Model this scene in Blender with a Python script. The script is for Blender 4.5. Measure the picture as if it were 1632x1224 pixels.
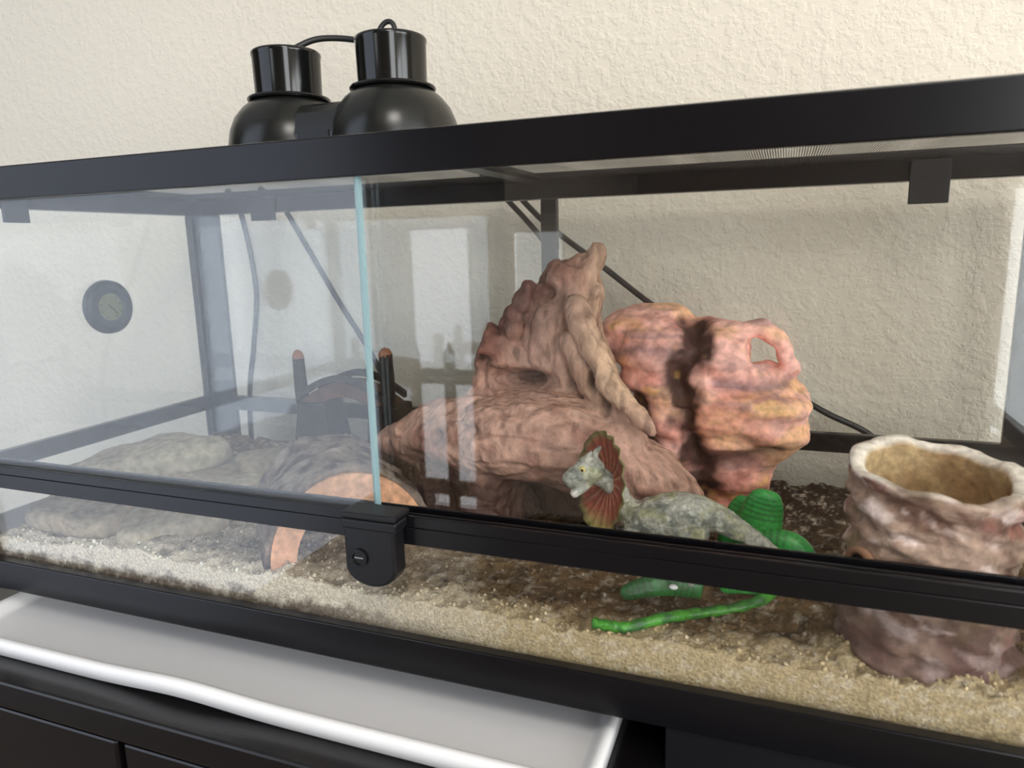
import bpy, bmesh, math, random
import numpy as np
from mathutils import Vector, Matrix, Euler

random.seed(7)
S = bpy.context.scene
C = S.collection
for o in list(bpy.data.objects):
    bpy.data.objects.remove(o)

# ------------------------------------------------------------------ camera
cam_d = bpy.data.cameras.new('camera')
cam = bpy.data.objects.new('camera', cam_d)
C.objects.link(cam)
yaw, pitch, roll = 0.3637, -0.1903, -0.0244
fwd = Vector((-math.sin(yaw)*math.cos(pitch), math.cos(yaw)*math.cos(pitch), math.sin(pitch)))
rgt = Vector((math.cos(yaw), math.sin(yaw), 0))
upv = rgt.cross(fwd)
r2 = rgt*math.cos(roll) + upv*math.sin(roll)
u2 = -rgt*math.sin(roll) + upv*math.cos(roll)
M = Matrix(((r2.x, u2.x, -fwd.x, 0.9259), (r2.y, u2.y, -fwd.y, -0.5378), (r2.z, u2.z, -fwd.z, 0.4102), (0, 0, 0, 1)))
cam.matrix_world = M
cam_d.sensor_width = 36.0
cam_d.lens = 1138.0/1632*36
cam_d.clip_start = 0.02
S.camera = cam
cam_d.dof.use_dof = True
cam_d.dof.focus_distance = 0.80
cam_d.dof.aperture_fstop = 6.3

# ------------------------------------------------------------------ sky, daylight, exposure
W = bpy.data.worlds.new('World'); S.world = W; W.use_nodes = True
bgn = W.node_tree.nodes['Background']
bgn.inputs[0].default_value = (0.95, 0.97, 1.0, 1)
bgn.inputs[1].default_value = 3.4
S.view_settings.view_transform = 'Standard'
S.view_settings.look = 'None'
S.view_settings.gamma = 1.0
S.view_settings.use_curve_mapping = False
S.view_settings.exposure = 1.22
S.cycles.transparent_max_bounces = 28
S.cycles.max_bounces = 10
S.cycles.diffuse_bounces = 6

RX0, RX1, RY0, RY1, RZ0, RZ1 = -4.2, 3.2, -2.6, 0.50, -0.75, 1.70
NY0, NX = -1.0, 0.32                   # the left half of the room is shallower: its window wall stands at y = NY0
WIN1 = (-1.95, -0.025, -0.70, 1.62)     # patio window in that wall (x0,x1,z0,z1)
WIN2 = (0.00, 0.245, -0.68, 0.475)      # narrow window beside it
FILL_WIN = (1.85, 3.05, -0.60, 1.60)       # unseen window added for fill light, rear wall, right of the viewer
WIN3 = (-2.35, -0.25, 0.0, 1.55)       # right wall (y0,y1,z0,z1)

def portal(name, loc, rot, sx, sy):
    l = bpy.data.lights.new(name, 'AREA'); l.shape = 'RECTANGLE'; l.size = sx; l.size_y = sy
    l.cycles.is_portal = True
    o = bpy.data.objects.new(name, l); C.objects.link(o); o.location = loc; o.rotation_euler = rot
cl = bpy.data.lights.new('fill_lamp_light', 'AREA'); cl.shape = 'DISK'; cl.size = .55; cl.energy = 7; cl.color = (1.0, .95, .88)  # added fill light, no such ceiling source is known
clo = bpy.data.objects.new('fill_lamp_light', cl); C.objects.link(clo); clo.location = (1.25, -1.15, 1.585)
portal('window_daylight', ((WIN1[0]+WIN1[1])/2, NY0-0.08, (WIN1[2]+WIN1[3])/2), (math.pi/2, 0, 0), WIN1[1]-WIN1[0], WIN1[3]-WIN1[2])
portal('window_daylight', ((WIN2[0]+WIN2[1])/2, NY0-0.08, (WIN2[2]+WIN2[3])/2), (math.pi/2, 0, 0), WIN2[1]-WIN2[0], WIN2[3]-WIN2[2])
portal('window_daylight', ((FILL_WIN[0]+FILL_WIN[1])/2, RY0-0.08, (FILL_WIN[2]+FILL_WIN[3])/2), (math.pi/2, 0, 0), FILL_WIN[1]-FILL_WIN[0], FILL_WIN[3]-FILL_WIN[2])  # portal of the added fill window
portal('window_daylight', (RX1+0.08, (WIN3[0]+WIN3[1])/2, (WIN3[2]+WIN3[3])/2), (math.pi/2, 0, math.pi/2), WIN3[1]-WIN3[0], WIN3[3]-WIN3[2])

# ------------------------------------------------------------------ helpers
def lin(r, g, b):
    f = lambda c: (c/255/12.92) if c/255 <= .04045 else ((c/255+.055)/1.055)**2.4
    return (f(r), f(g), f(b))

# vectorised gradient-ish noise --------------------------------------------
_rng = np.random.RandomState(3)
_perm = _rng.permutation(4096)
_val = _rng.rand(4096)*2-1
def vnoise(p):
    p = np.asarray(p, float); i = np.floor(p).astype(int); f = p-i; f = f*f*f*(f*(f*6-15)+10)
    def h(dx, dy, dz):
        a = _perm[(i[:, 0]+dx) & 4095]; b = _perm[(a+i[:, 1]+dy) & 4095]; c = _perm[(b+i[:, 2]+dz) & 4095]
        return _val[c]
    def lp(a, b, t): return a+(b-a)*t
    x0 = lp(h(0,0,0), h(1,0,0), f[:, 0]); x1 = lp(h(0,1,0), h(1,1,0), f[:, 0])
    x2 = lp(h(0,0,1), h(1,0,1), f[:, 0]); x3 = lp(h(0,1,1), h(1,1,1), f[:, 0])
    return lp(lp(x0, x1, f[:, 1]), lp(x2, x3, f[:, 1]), f[:, 2])
def fbm(p, s, octv=4, off=0.0):
    p = np.asarray(p, float)*np.asarray(s) + off + 100.0
    r = 0; a = 1.0; t = 0
    for k in range(octv):
        r = r + a*vnoise(p*(2**k) + 17.3*k); t += a; a *= .5
    return r/t
def sstep(a, b, x):
    t = np.clip((x-a)/(b-a), 0, 1); return t*t*(3-2*t)

def wloc(o):
    v = Vector((0, 0, 0))
    while o: v += o.location; o = o.parent
    return v

def link_mesh(name, me, mat, parent=None, origin=None, smooth=False, bevel=0):
    """me carries world coordinates; shift so that the origin sits at the parent (or given origin)."""
    base = wloc(parent) if parent else Vector((0, 0, 0))
    org = Vector(origin) if origin is not None else base
    me.transform(Matrix.Translation(-org))
    o = bpy.data.objects.new(name, me); C.objects.link(o)
    if parent: o.parent = parent
    o.location = org-base
    if mat: me.materials.append(mat)
    if smooth:
        for p in me.polygons: p.use_smooth = True
    if bevel:
        b = o.modifiers.new('bevel', 'BEVEL'); b.width = bevel; b.segments = 2; b.limit_method = 'ANGLE'
    return o

def bm_box(bm, lo, hi):
    x0, y0, z0 = lo; x1, y1, z1 = hi
    v = [bm.verts.new(p) for p in ((x0,y0,z0),(x1,y0,z0),(x1,y1,z0),(x0,y1,z0),(x0,y0,z1),(x1,y0,z1),(x1,y1,z1),(x0,y1,z1))]
    for f in ((0,3,2,1),(4,5,6,7),(0,1,5,4),(1,2,6,5),(2,3,7,6),(3,0,4,7)):
        bm.faces.new([v[i] for i in f])

def to_mesh(bm, name='m'):
    bmesh.ops.recalc_face_normals(bm, faces=bm.faces[:])
    me = bpy.data.meshes.new(name); bm.to_mesh(me); bm.free(); return me

def boxes(name, lst, mat, parent=None, origin=None, bevel=0):
    bm = bmesh.new()
    for lo, hi in lst: bm_box(bm, lo, hi)
    return link_mesh(name, to_mesh(bm, name), mat, parent, origin, False, bevel)

def smooth_path(pts, n=8):
    P = [Vector(p) for p in pts]; out = []
    for i in range(len(P)-1):
        a = P[max(i-1, 0)]; b = P[i]; c = P[i+1]; d = P[min(i+2, len(P)-1)]
        for k in range(n):
            t = k/n
            out.append(.5*((2*b)+(c-a)*t+(2*a-5*b+4*c-d)*t*t+(3*b-a-3*c+d)*t**3))
    out.append(P[-1]); return out

def bm_tube(bm, pts, rad, seg=10, squash=None):
    P = [Vector(p) for p in pts]
    if not hasattr(rad, '__len__'): rad = [rad]*len(P)
    prev = None; rings = []
    for i, p in enumerate(P):
        t = (P[min(i+1, len(P)-1)]-P[max(i-1, 0)]).normalized()
        if prev is None:
            ref = Vector((0, 0, 1)) if abs(t.z) < .9 else Vector((1, 0, 0))
            n = (ref - t*ref.dot(t)).normalized()
        else:
            n = (prev - t*prev.dot(t)).normalized()
        prev = n; b = t.cross(n)
        rings.append([bm.verts.new(p+(n*math.cos(a)+b*math.sin(a))*rad[i]) for a in [2*math.pi*k/seg for k in range(seg)]])
    for i in range(len(rings)-1):
        for k in range(seg):
            bm.faces.new((rings[i][k], rings[i][(k+1) % seg], rings[i+1][(k+1) % seg], rings[i+1][k]))
    bm.faces.new(rings[0][::-1]); bm.faces.new(rings[-1])

def interp_rad(rads, n):
    out = []
    for i in range(len(rads)-1):
        for k in range(n): out.append(rads[i]+(rads[i+1]-rads[i])*k/n)
    out.append(rads[-1]); return out

def bm_ell(bm, c, r, rot=(0, 0, 0), sub=3):
    m = Matrix.Translation(Vector(c)) @ Euler(rot).to_matrix().to_4x4() @ Matrix.Diagonal((r[0], r[1], r[2], 1))
    bmesh.ops.create_icosphere(bm, subdivisions=sub, radius=1, matrix=m)

def bm_lathe(bm, prof, c=(0, 0, 0), seg=40, axis='z', cap=True):
    rings = []
    for r, h in prof:
        ring = []
        for k in range(seg):
            a = 2*math.pi*k/seg; x, y = r*math.cos(a), r*math.sin(a)
            v = (c[0]+x, c[1]+y, c[2]+h) if axis == 'z' else ((c[0]+h, c[1]+x, c[2]+y) if axis == 'x' else (c[0]+x, c[1]+h, c[2]+y))
            ring.append(bm.verts.new(v))
        rings.append(ring)
    for i in range(len(rings)-1):
        for k in range(seg):
            bm.faces.new((rings[i][k], rings[i][(k+1) % seg], rings[i+1][(k+1) % seg], rings[i+1][k]))
    if cap:
        bm.faces.new(rings[0][::-1]); bm.faces.new(rings[-1])

def remeshed(bm, voxel, smooth_it=2):
    """union of closed shells -> one skin"""
    me = to_mesh(bm, 'tmp')
    o = bpy.data.objects.new('tmp', me); C.objects.link(o)
    m = o.modifiers.new('r', 'REMESH'); m.mode = 'VOXEL'; m.voxel_size = voxel
    if smooth_it:
        s = o.modifiers.new('s', 'SMOOTH'); s.iterations = smooth_it; s.factor = .5
    dg = bpy.context.evaluated_depsgraph_get()
    out = bpy.data.meshes.new_from_object(o.evaluated_get(dg))
    bpy.data.objects.remove(o); bpy.data.meshes.remove(me)
    return out

def coords(me):
    a = np.empty(len(me.vertices)*3); me.vertices.foreach_get('co', a); return a.reshape(-1, 3)
def normals(me):
    a = np.empty(len(me.vertices)*3); me.vertex_normals.foreach_get('vector', a); return a.reshape(-1, 3)
def set_coords(me, a):
    me.vertices.foreach_set('co', a.ravel()); me.update()
def set_cols(me, c):
    at = me.color_attributes.new('Col', 'FLOAT_COLOR', 'POINT')
    d = np.ones((len(me.vertices), 4)); d[:, :3] = np.clip(c, 0, 1); at.data.foreach_set('color', d.ravel())
def mixc(a, b, t):
    a = np.asarray(a, float); b = np.asarray(b, float); t = np.asarray(t)[:, None]
    return a*(1-t)+b*t

def new_mat(name):
    m = bpy.data.materials.new(name); m.use_nodes = True
    nt = m.node_tree; b = nt.nodes['Principled BSDF']; return m, nt, b

def mat(name, col, rough=.5, spec=.5, metal=0, bump=0, bscale=200, var=0, vscale=60, col2=None, coat=0):
    m, nt, b = new_mat(name)
    b.inputs['Base Color'].default_value = (*col, 1); b.inputs['Roughness'].default_value = rough
    b.inputs['Specular IOR Level'].default_value = spec; b.inputs['Metallic'].default_value = metal
    b.inputs['Coat Weight'].default_value = coat
    tc = nt.nodes.new('ShaderNodeTexCoord')
    if var or col2:
        n = nt.nodes.new('ShaderNodeTexNoise'); n.inputs['Scale'].default_value = vscale; n.inputs['Detail'].default_value = 6
        nt.links.new(tc.outputs['Object'], n.inputs['Vector'])
        r = nt.nodes.new('ShaderNodeValToRGB')
        c2 = col2 or tuple(min(1, c*(1+var)) for c in col); c1 = col if col2 else tuple(c*(1-var) for c in col)
        r.color_ramp.elements[0].position = .35; r.color_ramp.elements[1].position = .65
        r.color_ramp.elements[0].color = (*c1, 1); r.color_ramp.elements[1].color = (*c2, 1)
        nt.links.new(n.outputs['Fac'], r.inputs['Fac']); nt.links.new(r.outputs['Color'], b.inputs['Base Color'])
    if bump:
        n = nt.nodes.new('ShaderNodeTexNoise'); n.inputs['Scale'].default_value = bscale; n.inputs['Detail'].default_value = 4
        nt.links.new(tc.outputs['Object'], n.inputs['Vector'])
        bp = nt.nodes.new('ShaderNodeBump'); bp.inputs['Strength'].default_value = bump; bp.inputs['Distance'].default_value = .003
        nt.links.new(n.outputs['Fac'], bp.inputs['Height']); nt.links.new(bp.outputs['Normal'], b.inputs['Normal'])
    return m

def vmat(name, rough=.8, spec=.2, bump=.3, bscale=300, grain=(1, 1, 1), bdist=.003):
    """painted-on vertex colours plus fine procedural speckle and relief"""
    m, nt, b = new_mat(name)
    at = nt.nodes.new('ShaderNodeAttribute'); at.attribute_name = 'Col'
    tc = nt.nodes.new('ShaderNodeTexCoord'); mp = nt.nodes.new('ShaderNodeMapping'); mp.inputs['Scale'].default_value = grain
    nt.links.new(tc.outputs['Object'], mp.inputs['Vector'])
    n = nt.nodes.new('ShaderNodeTexNoise'); n.inputs['Scale'].default_value = bscale; n.inputs['Detail'].default_value = 5
    nt.links.new(mp.outputs['Vector'], n.inputs['Vector'])
    mr = nt.nodes.new('ShaderNodeMapRange'); mr.inputs['To Min'].default_value = .30; mr.inputs['To Max'].default_value = 1.70
    nt.links.new(n.outputs['Fac'], mr.inputs['Value'])
    mx = nt.nodes.new('ShaderNodeVectorMath'); mx.operation = 'SCALE'
    nt.links.new(at.outputs['Color'], mx.inputs[0]); nt.links.new(mr.outputs['Result'], mx.inputs['Scale'])
    nt.links.new(mx.outputs['Vector'], b.inputs['Base Color'])
    b.inputs['Roughness'].default_value = rough; b.inputs['Specular IOR Level'].default_value = spec
    bp = nt.nodes.new('ShaderNodeBump'); bp.inputs['Strength'].default_value = bump; bp.inputs['Distance'].default_value = bdist
    nt.links.new(n.outputs['Fac'], bp.inputs['Height']); nt.links.new(bp.outputs['Normal'], b.inputs['Normal'])
    return m

def glass_mat(name, tint=(.97, .985, .98), haze=0.0, hazecol=(.75, .78, .82)):
    """thin window glass: clear transmission plus Schlick reflection on both faces, optional whitish veil mixed into the surface"""
    m = bpy.data.materials.new(name); m.use_nodes = True; nt = m.node_tree; nt.nodes.clear()
    out = nt.nodes.new('ShaderNodeOutputMaterial')
    g = nt.nodes.new('ShaderNodeNewGeometry')
    dt = nt.nodes.new('ShaderNodeVectorMath'); dt.operation = 'DOT_PRODUCT'
    nt.links.new(g.outputs['Normal'], dt.inputs[0]); nt.links.new(g.outputs['Incoming'], dt.inputs[1])
    def mth(op, a, b=None):
        n = nt.nodes.new('ShaderNodeMath'); n.operation = op
        for i, s in enumerate((a, b)):
            if s is None: continue
            if isinstance(s, (int, float)): n.inputs[i].default_value = s
            else: nt.links.new(s, n.inputs[i])
        return n.outputs[0]
    c = mth('ABSOLUTE', dt.outputs['Value'])
    k = mth('POWER', mth('SUBTRACT', 1.0, c), 5.0)
    fr = mth('ADD', mth('MULTIPLY', k, .957), .043)
    tr = nt.nodes.new('ShaderNodeBsdfTransparent'); tr.inputs[0].default_value = (*tint, 1)
    gl = nt.nodes.new('ShaderNodeBsdfGlossy'); gl.inputs['Roughness'].default_value = 0.0; gl.inputs['Color'].default_value = (1, 1, 1, 1)
    mx = nt.nodes.new('ShaderNodeMixShader')
    nt.links.new(fr, mx.inputs[0]); nt.links.new(tr.outputs[0], mx.inputs[1]); nt.links.new(gl.outputs[0], mx.inputs[2])
    last = mx
    if haze:
        df = nt.nodes.new('ShaderNodeBsdfDiffuse'); df.inputs[0].default_value = (*hazecol, 1)
        tc = nt.nodes.new('ShaderNodeTexCoord')
        n = nt.nodes.new('ShaderNodeTexNoise'); n.inputs['Scale'].default_value = 5; n.inputs['Detail'].default_value = 4
        nt.links.new(tc.outputs['Object'], n.inputs['Vector'])
        mr = nt.nodes.new('ShaderNodeMapRange'); mr.inputs['From Min'].default_value = .3; mr.inputs['From Max'].default_value = .7
        mr.inputs['To Min'].default_value = haze*.75; mr.inputs['To Max'].default_value = haze*1.25
        nt.links.new(n.outputs['Fac'], mr.inputs['Value'])
        m2 = nt.nodes.new('ShaderNodeMixShader')
        nt.links.new(mr.outputs['Result'], m2.inputs[0]); nt.links.new(mx.outputs[0], m2.inputs[1]); nt.links.new(df.outputs[0], m2.inputs[2])
        last = m2
    nt.links.new(last.outputs[0], out.inputs['Surface'])
    return m

def thing(name, label, cat, loc=(0, 0, 0), group=None):
    o = bpy.data.objects.new(name, None); C.objects.link(o); o.location = loc; o.empty_display_size = .03
    return tag(o, label, cat, group)
def tag(o, label, cat, group=None, kind=None):
    o['label'] = label; o['category'] = cat
    if group: o['group'] = group
    if kind: o['kind'] = kind
    return o
def struct(o, label=None, cat=None):
    o['kind'] = 'structure'
    if label: o['label'] = label
    if cat: o['category'] = cat
    return o

# ------------------------------------------------------------------ materials
def wall_material():
    m, nt, b = new_mat('textured_cream_paint')
    b.inputs['Base Color'].default_value = (*lin(228, 219, 202), 1); b.inputs['Roughness'].default_value = .85
    b.inputs['Specular IOR Level'].default_value = .25
    tc = nt.nodes.new('ShaderNodeTexCoord')
    n = nt.nodes.new('ShaderNodeTexNoise'); n.inputs['Scale'].default_value = 85; n.inputs['Detail'].default_value = 3; n.inputs['Roughness'].default_value = .55
    nt.links.new(tc.outputs['Object'], n.inputs['Vector'])
    r = nt.nodes.new('ShaderNodeValToRGB'); r.color_ramp.elements[0].position = .42; r.color_ramp.elements[1].position = .62
    nt.links.new(n.outputs['Fac'], r.inputs['Fac'])
    bp = nt.nodes.new('ShaderNodeBump'); bp.inputs['Strength'].default_value = .36; bp.inputs['Distance'].default_value = .003
    nt.links.new(r.outputs['Color'], bp.inputs['Height']); nt.links.new(bp.outputs['Normal'], b.inputs['Normal'])
    return m
M_wall = wall_material()
M_ceil = mat('white_ceiling', (.78, .77, .74), .9)
M_room = mat('beige_room_paint', lin(196, 186, 168), .9)
M_dim = mat('taupe_room_paint', lin(112, 100, 88), .9)
M_carpet = mat('brown_carpet', lin(126, 112, 98), .95, .1, bump=.5, bscale=400, var=.08)
M_black = mat('black_plastic_frame', (.0040, .0038, .0050), .24, .36, bump=.03, bscale=900)
M_blackm = mat('matte_black_plastic', (.006, .006, .0075), .38, .4)
M_gloss = mat('glossy_black_lamp', (.006, .0065, .006), .13, .5)
M_dome = mat('satin_black_dome', (.008, .009, .008), .27, .5)
M_collar = mat('black_collar', (.004, .004, .004), .2, .5)
M_cord = mat('black_cord', (.012, .012, .013), .45, .5)
M_wood_dark = mat('dark_cabinet_laminate', (.0045, .0038, .0045), .24, .45, bump=.03, bscale=300)
M_glass = glass_mat('clear_glass', (.992, .997, .994))
M_glassL = glass_mat('hazy_glass', haze=.035)  # whitish film put into the pane to strengthen the reflected veil
M_tint = glass_mat('tinted_window_glass', (.46, .48, .515))
M_tint2 = glass_mat('screened_window_glass', (.58, .58, .58))
M_edge = mat('pale_green_glass_edge', lin(138, 168, 172), .25, .5)
M_wframe = mat('tan_window_frame', lin(186, 170, 146), .6)
M_white = mat('white_plastic', lin(238, 237, 237), .38, .5)
M_fence = mat('weathered_fence', lin(168, 150, 122), .8, .2, var=.15, vscale=20)
M_ground = mat('pale_patio', lin(170, 165, 155), .9)
M_chrome = mat('lock_metal', (.5, .5, .5), .2, .5, 1)

def screen_mat():
    m, nt, b = new_mat('black_wire_mesh')
    b.inputs['Base Color'].default_value = (.03, .03, .033, 1); b.inputs['Roughness'].default_value = .5
    tr = nt.nodes.new('ShaderNodeBsdfTransparent'); mx = nt.nodes.new('ShaderNodeMixShader')
    tc = nt.nodes.new('ShaderNodeTexCoord'); sp = nt.nodes.new('ShaderNodeSeparateXYZ'); nt.links.new(tc.outputs['Object'], sp.inputs[0])
    def wires(s):
        a = nt.nodes.new('ShaderNodeMath'); a.operation = 'MULTIPLY'; nt.links.new(s, a.inputs[0]); a.inputs[1].default_value = 400
        f = nt.nodes.new('ShaderNodeMath'); f.operation = 'FRACT'; nt.links.new(a.outputs[0], f.inputs[0])
        g = nt.nodes.new('ShaderNodeMath'); g.operation = 'LESS_THAN'; nt.links.new(f.outputs[0], g.inputs[0]); g.inputs[1].default_value = .22
        return g.outputs[0]
    mxx = nt.nodes.new('ShaderNodeMath'); mxx.operation = 'MAXIMUM'
    nt.links.new(wires(sp.outputs['X']), mxx.inputs[0]); nt.links.new(wires(sp.outputs['Y']), mxx.inputs[1])
    out = nt.nodes['Material Output']
    nt.links.new(mxx.outputs[0], mx.inputs[0]); nt.links.new(tr.outputs[0], mx.inputs[1]); nt.links.new(b.outputs[0], mx.inputs[2])
    nt.links.new(mx.outputs[0], out.inputs['Surface'])
    return m
M_screen = screen_mat()

# ------------------------------------------------------------------ the room
T = .12
struct(boxes('wall_back', [((RX0-T, RY1, RZ0), (RX1+T, RY1+T, RZ1))], M_wall), 'cream wall with a knobbly sprayed texture behind the glass tank', 'wall')
struct(boxes('wall_left', [((RX0-T, NY0, RZ0), (RX0, RY1, RZ1))], M_room))
x0, x1, z0, z1 = WIN1; a0, a1, b0, b1 = WIN2
struct(boxes('wall_front_left', [((RX0-T, NY0-T, RZ0), (x0, NY0, RZ1)), ((x0, NY0-T, RZ0), (x1, NY0, z0)), ((x0, NY0-T, z1), (x1, NY0, RZ1)),
                            ((x1, NY0-T, RZ0), (a0, NY0, RZ1)), ((a0, NY0-T, RZ0), (a1, NY0, b0)), ((a0, NY0-T, b1), (a1, NY0, RZ1)),
                            ((a1, NY0-T, RZ0), (NX, NY0, RZ1)), ((NX-T, RY0, RZ0), (NX, NY0-T, RZ1))], M_dim))
struct(boxes('wall_front_right', [((NX-T, RY0-T, RZ0), (FILL_WIN[0], RY0, RZ1)), ((FILL_WIN[0], RY0-T, RZ0), (FILL_WIN[1], RY0, FILL_WIN[2])), ((FILL_WIN[0], RY0-T, FILL_WIN[3]), (FILL_WIN[1], RY0, RZ1)),
                            ((FILL_WIN[1], RY0-T, RZ0), (RX1+T, RY0, RZ1))], M_dim))
y0, y1, c0, c1 = WIN3
struct(boxes('wall_right', [((RX1, RY0, RZ0), (RX1+T, y0, RZ1)), ((RX1, y1, RZ0), (RX1+T, RY1, RZ1)), ((RX1, y0, RZ0), (RX1+T, y1, c0)), ((RX1, y0, c1), (RX1+T, y1, RZ1))], M_room))
struct(boxes('floor', [((RX0-T, NY0-T, RZ0-.1), (NX, RY1+T, RZ0)), ((NX, RY0-T, RZ0-.1), (RX1+T, RY1+T, RZ0))], M_carpet))
struct(boxes('ceiling', [((RX0-T, NY0-T, RZ1), (NX, RY1+T, RZ1+.1)), ((NX-T, RY0-T, RZ1), (RX1+T, RY1+T, RZ1+.1))], M_ceil))

def window(name, lo, hi, axis, mull, gm=None, wy=None, w=.045):
    wy = RY0 if wy is None else wy
    """frame boxes round an opening, lo/hi = (u0,z0),(u1,z1)"""
    e = bpy.data.objects.new(name, None); C.objects.link(e); struct(e)
    if axis == 'y':
        P = lambda u, d, z: (u, wy-T+d, z)
        e.location = ((lo[0]+hi[0])/2, wy-.06, lo[1])
    else:
        P = lambda u, d, z: (RX1+T-d, u, z)
        e.location = (RX1+.06, (lo[0]+hi[0])/2, lo[1])
    def bx(u0, u1, w0, w1, d0=.02, d1=.13):
        a = P(u0, d0, w0); b = P(u1, d1, w1)
        return (tuple(min(p, q) for p, q in zip(a, b)), tuple(max(p, q) for p, q in zip(a, b)))
    boxes('window_frame', [bx(lo[0], lo[0]+w, lo[1], hi[1]), bx(hi[0]-w, hi[0], lo[1], hi[1]), bx(lo[0], hi[0], lo[1], lo[1]+w), bx(lo[0], hi[0], hi[1]-w, hi[1])], M_wframe, e)
    us = [lo[0]+w]+list(mull)+[hi[0]-w]
    for u in mull: boxes('mullion', [bx(u-.025, u+.025, lo[1]+w, hi[1]-w, .03, .11)], M_wframe, e)
    for i in range(len(us)-1):
        boxes('pane', [bx(us[i]+.02, us[i+1]-.02, lo[1]+w, hi[1]-w, .06, .064)], gm or M_glass, e)
    return e
window('window_1', (WIN1[0], WIN1[2]), (WIN1[1], WIN1[3]), 'y', [], M_tint, NY0, .018)
window('window_2', (WIN2[0], WIN2[2]), (WIN2[1], WIN2[3]), 'y', [], M_tint2, NY0, .018)
window('fill_window', (FILL_WIN[0], FILL_WIN[2]), (FILL_WIN[1], FILL_WIN[3]), 'y', [])  # added window that lets in fill light, clear of the door reflections
window('window_3', (WIN3[0], WIN3[2]), (WIN3[1], WIN3[3]), 'x', [-1.3])
# balcony rail outside the narrow window, seen only as a reflection in the glass doors
fe = thing('balcony_railing', 'tan picket railing reflected in the right glass door', 'railing', (-.40, -2.0, RZ0-.1))
for i in range(4):
    xx = -.665+i*.158
    bm = bmesh.new(); bm_box(bm, (xx, -2.015, RZ0-.1), (xx+.045, -2.0, -.01))
    v = bm.verts.new((xx+.0225, -2.0075, .04))
    for f in [f for f in bm.faces if all(abs(w.co.z+.01) < 1e-4 for w in f.verts)]:
        es = list(f.edges); bm.faces.remove(f)
        for e_ in es: bm.faces.new((*e_.verts, v))
    link_mesh('picket', to_mesh(bm), M_fence, fe)
for zz in (-.13, -.60): boxes('rail', [((-.69, -2.0, zz), (-.10, -1.975, zz+.06))], M_fence, fe)
struct(boxes('floor_balcony', [((-.9, -2.1, RZ0-.2), (NX-T, NY0-T, RZ0-.1))], M_ground))
# housing of the added fill lamp, unseen behind the viewer
lampc = thing('fill_lamp', 'added round white fill lamp on the ceiling outside the picture', 'lamp', (1.25, -1.15, RZ1))
bm = bmesh.new(); bm_lathe(bm, [(.0, 0), (.29, 0), (.30, -.02), (.30, -.09), (.285, -.10), (.285, -.03), (.0, -.03)], (1.25, -1.15, RZ1), 48, 'z', False)
link_mesh('fill_lamp_ring', to_mesh(bm), M_ceil, lampc, smooth=False)

# ------------------------------------------------------------------ cabinet under the tank
cab = thing('low_cabinet', 'black low cabinet under the glass tank', 'cabinet', (.6, .2, RZ0))
boxes('cabinet_top', [((-.35, -.092, -.062), (1.62, .47, -.030))], M_wood_dark, cab, bevel=.003)
boxes('cabinet_body', [((-.33, -.06, RZ0), (1.60, .46, -.062))], M_wood_dark, cab)
for i, (p, q) in enumerate(((-.32, .31), (.32, .95), (.96, 1.59))):
    d = boxes('drawer_front', [((p, -.080, -.36), (q, -.058, -.075))], M_wood_dark, cab, bevel=.003)
    bm = bmesh.new(); bm_tube(bm, [((p+q)/2-.06, -.08, -.2), ((p+q)/2-.06, -.105, -.2), ((p+q)/2+.06, -.105, -.2), ((p+q)/2+.06, -.08, -.2)], .006)
    link_mesh('handle', to_mesh(bm), M_blackm, d, smooth=True)
    boxes('door_panel', [((p, -.080, RZ0+.06), (q, -.058, -.37))], M_wood_dark, cab, bevel=.003)
boxes('riser_board', [((0.0, .17, -.030), (1.22, .42, .013))], M_blackm, cab)
boxes('riser_board', [((.85, .006, -.030), (1.22, .165, .013))], M_blackm, cab)

# ------------------------------------------------------------------ terrarium
L, D, HT, TH = 1.22, .42, .5055, .034
tk = thing('terrarium', 'long black-framed glass reptile tank with sliding front doors', 'terrarium', (L/2, D/2, .013))
zt = HT-TH
boxes('top_frame', [((0, 0, zt), (L, .006, HT)), ((0, .006, HT-.005), (L, .034, HT)), ((0, .030, zt+.006), (L, .034, HT-.005)), ((0, .0125, zt+.006), (L, .0155, HT-.005)),
                    ((0, D-.022, zt), (L, D, HT)), ((0, .034, zt), (.022, D-.022, HT)), ((L-.022, .034, zt), (L, D-.022, HT))], M_black, tk, bevel=.0015)
boxes('screen_lid', [((.02, .033, HT-.010), (L-.02, D-.02, HT-.008))], M_screen, tk)
boxes('lid_brace', [((L/2-.012, .03, HT-.014), (L/2+.012, D-.02, HT-.004))], M_black, tk)
boxes('bottom_frame', [((0, 0, .013), (L, .012, .050)), ((0, D-.012, .013), (L, D, .050)), ((0, .012, .013), (.012, D-.012, .050)), ((L-.012, .012, .013), (L, D-.012, .050)),
                       ((.012, .012, .013), (L-.012, D-.012, .020))], M_black, tk, bevel=.0015)
# door track rail (front) with two grooves, and the ring carried round the other three sides
boxes('door_track', [((0, 0.0, .145), (L, .026, .162)), ((0, 0.0, .162), (L, .0035, .173)), ((0, .0115, .162), (L, .0145, .171)), ((0, .0225, .162), (L, .026, .173))], M_black, tk, bevel=.001)
boxes('back_rail', [((.02, D-.012, .147), (L-.02, D, .171))], M_black, tk, bevel=.0015)
boxes('side_rail', [((0, .026, .147), (.012, D-.012, .171))], M_black, tk, bevel=.0015)
boxes('side_rail', [((L-.012, .026, .147), (L, D-.012, .171))], M_black, tk, bevel=.0015)
for x_a, x_b in ((0.004, .058), (L-.048, L-.004)):
    boxes('corner_post', [((x_a, D-.010, .05), (x_b, D-.001, zt)), ((x_a if x_a < .5 else x_b-.008, D-.024, .05), (x_a+.008 if x_a < .5 else x_b, D-.010, zt))], M_black, tk, bevel=.002)
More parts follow.
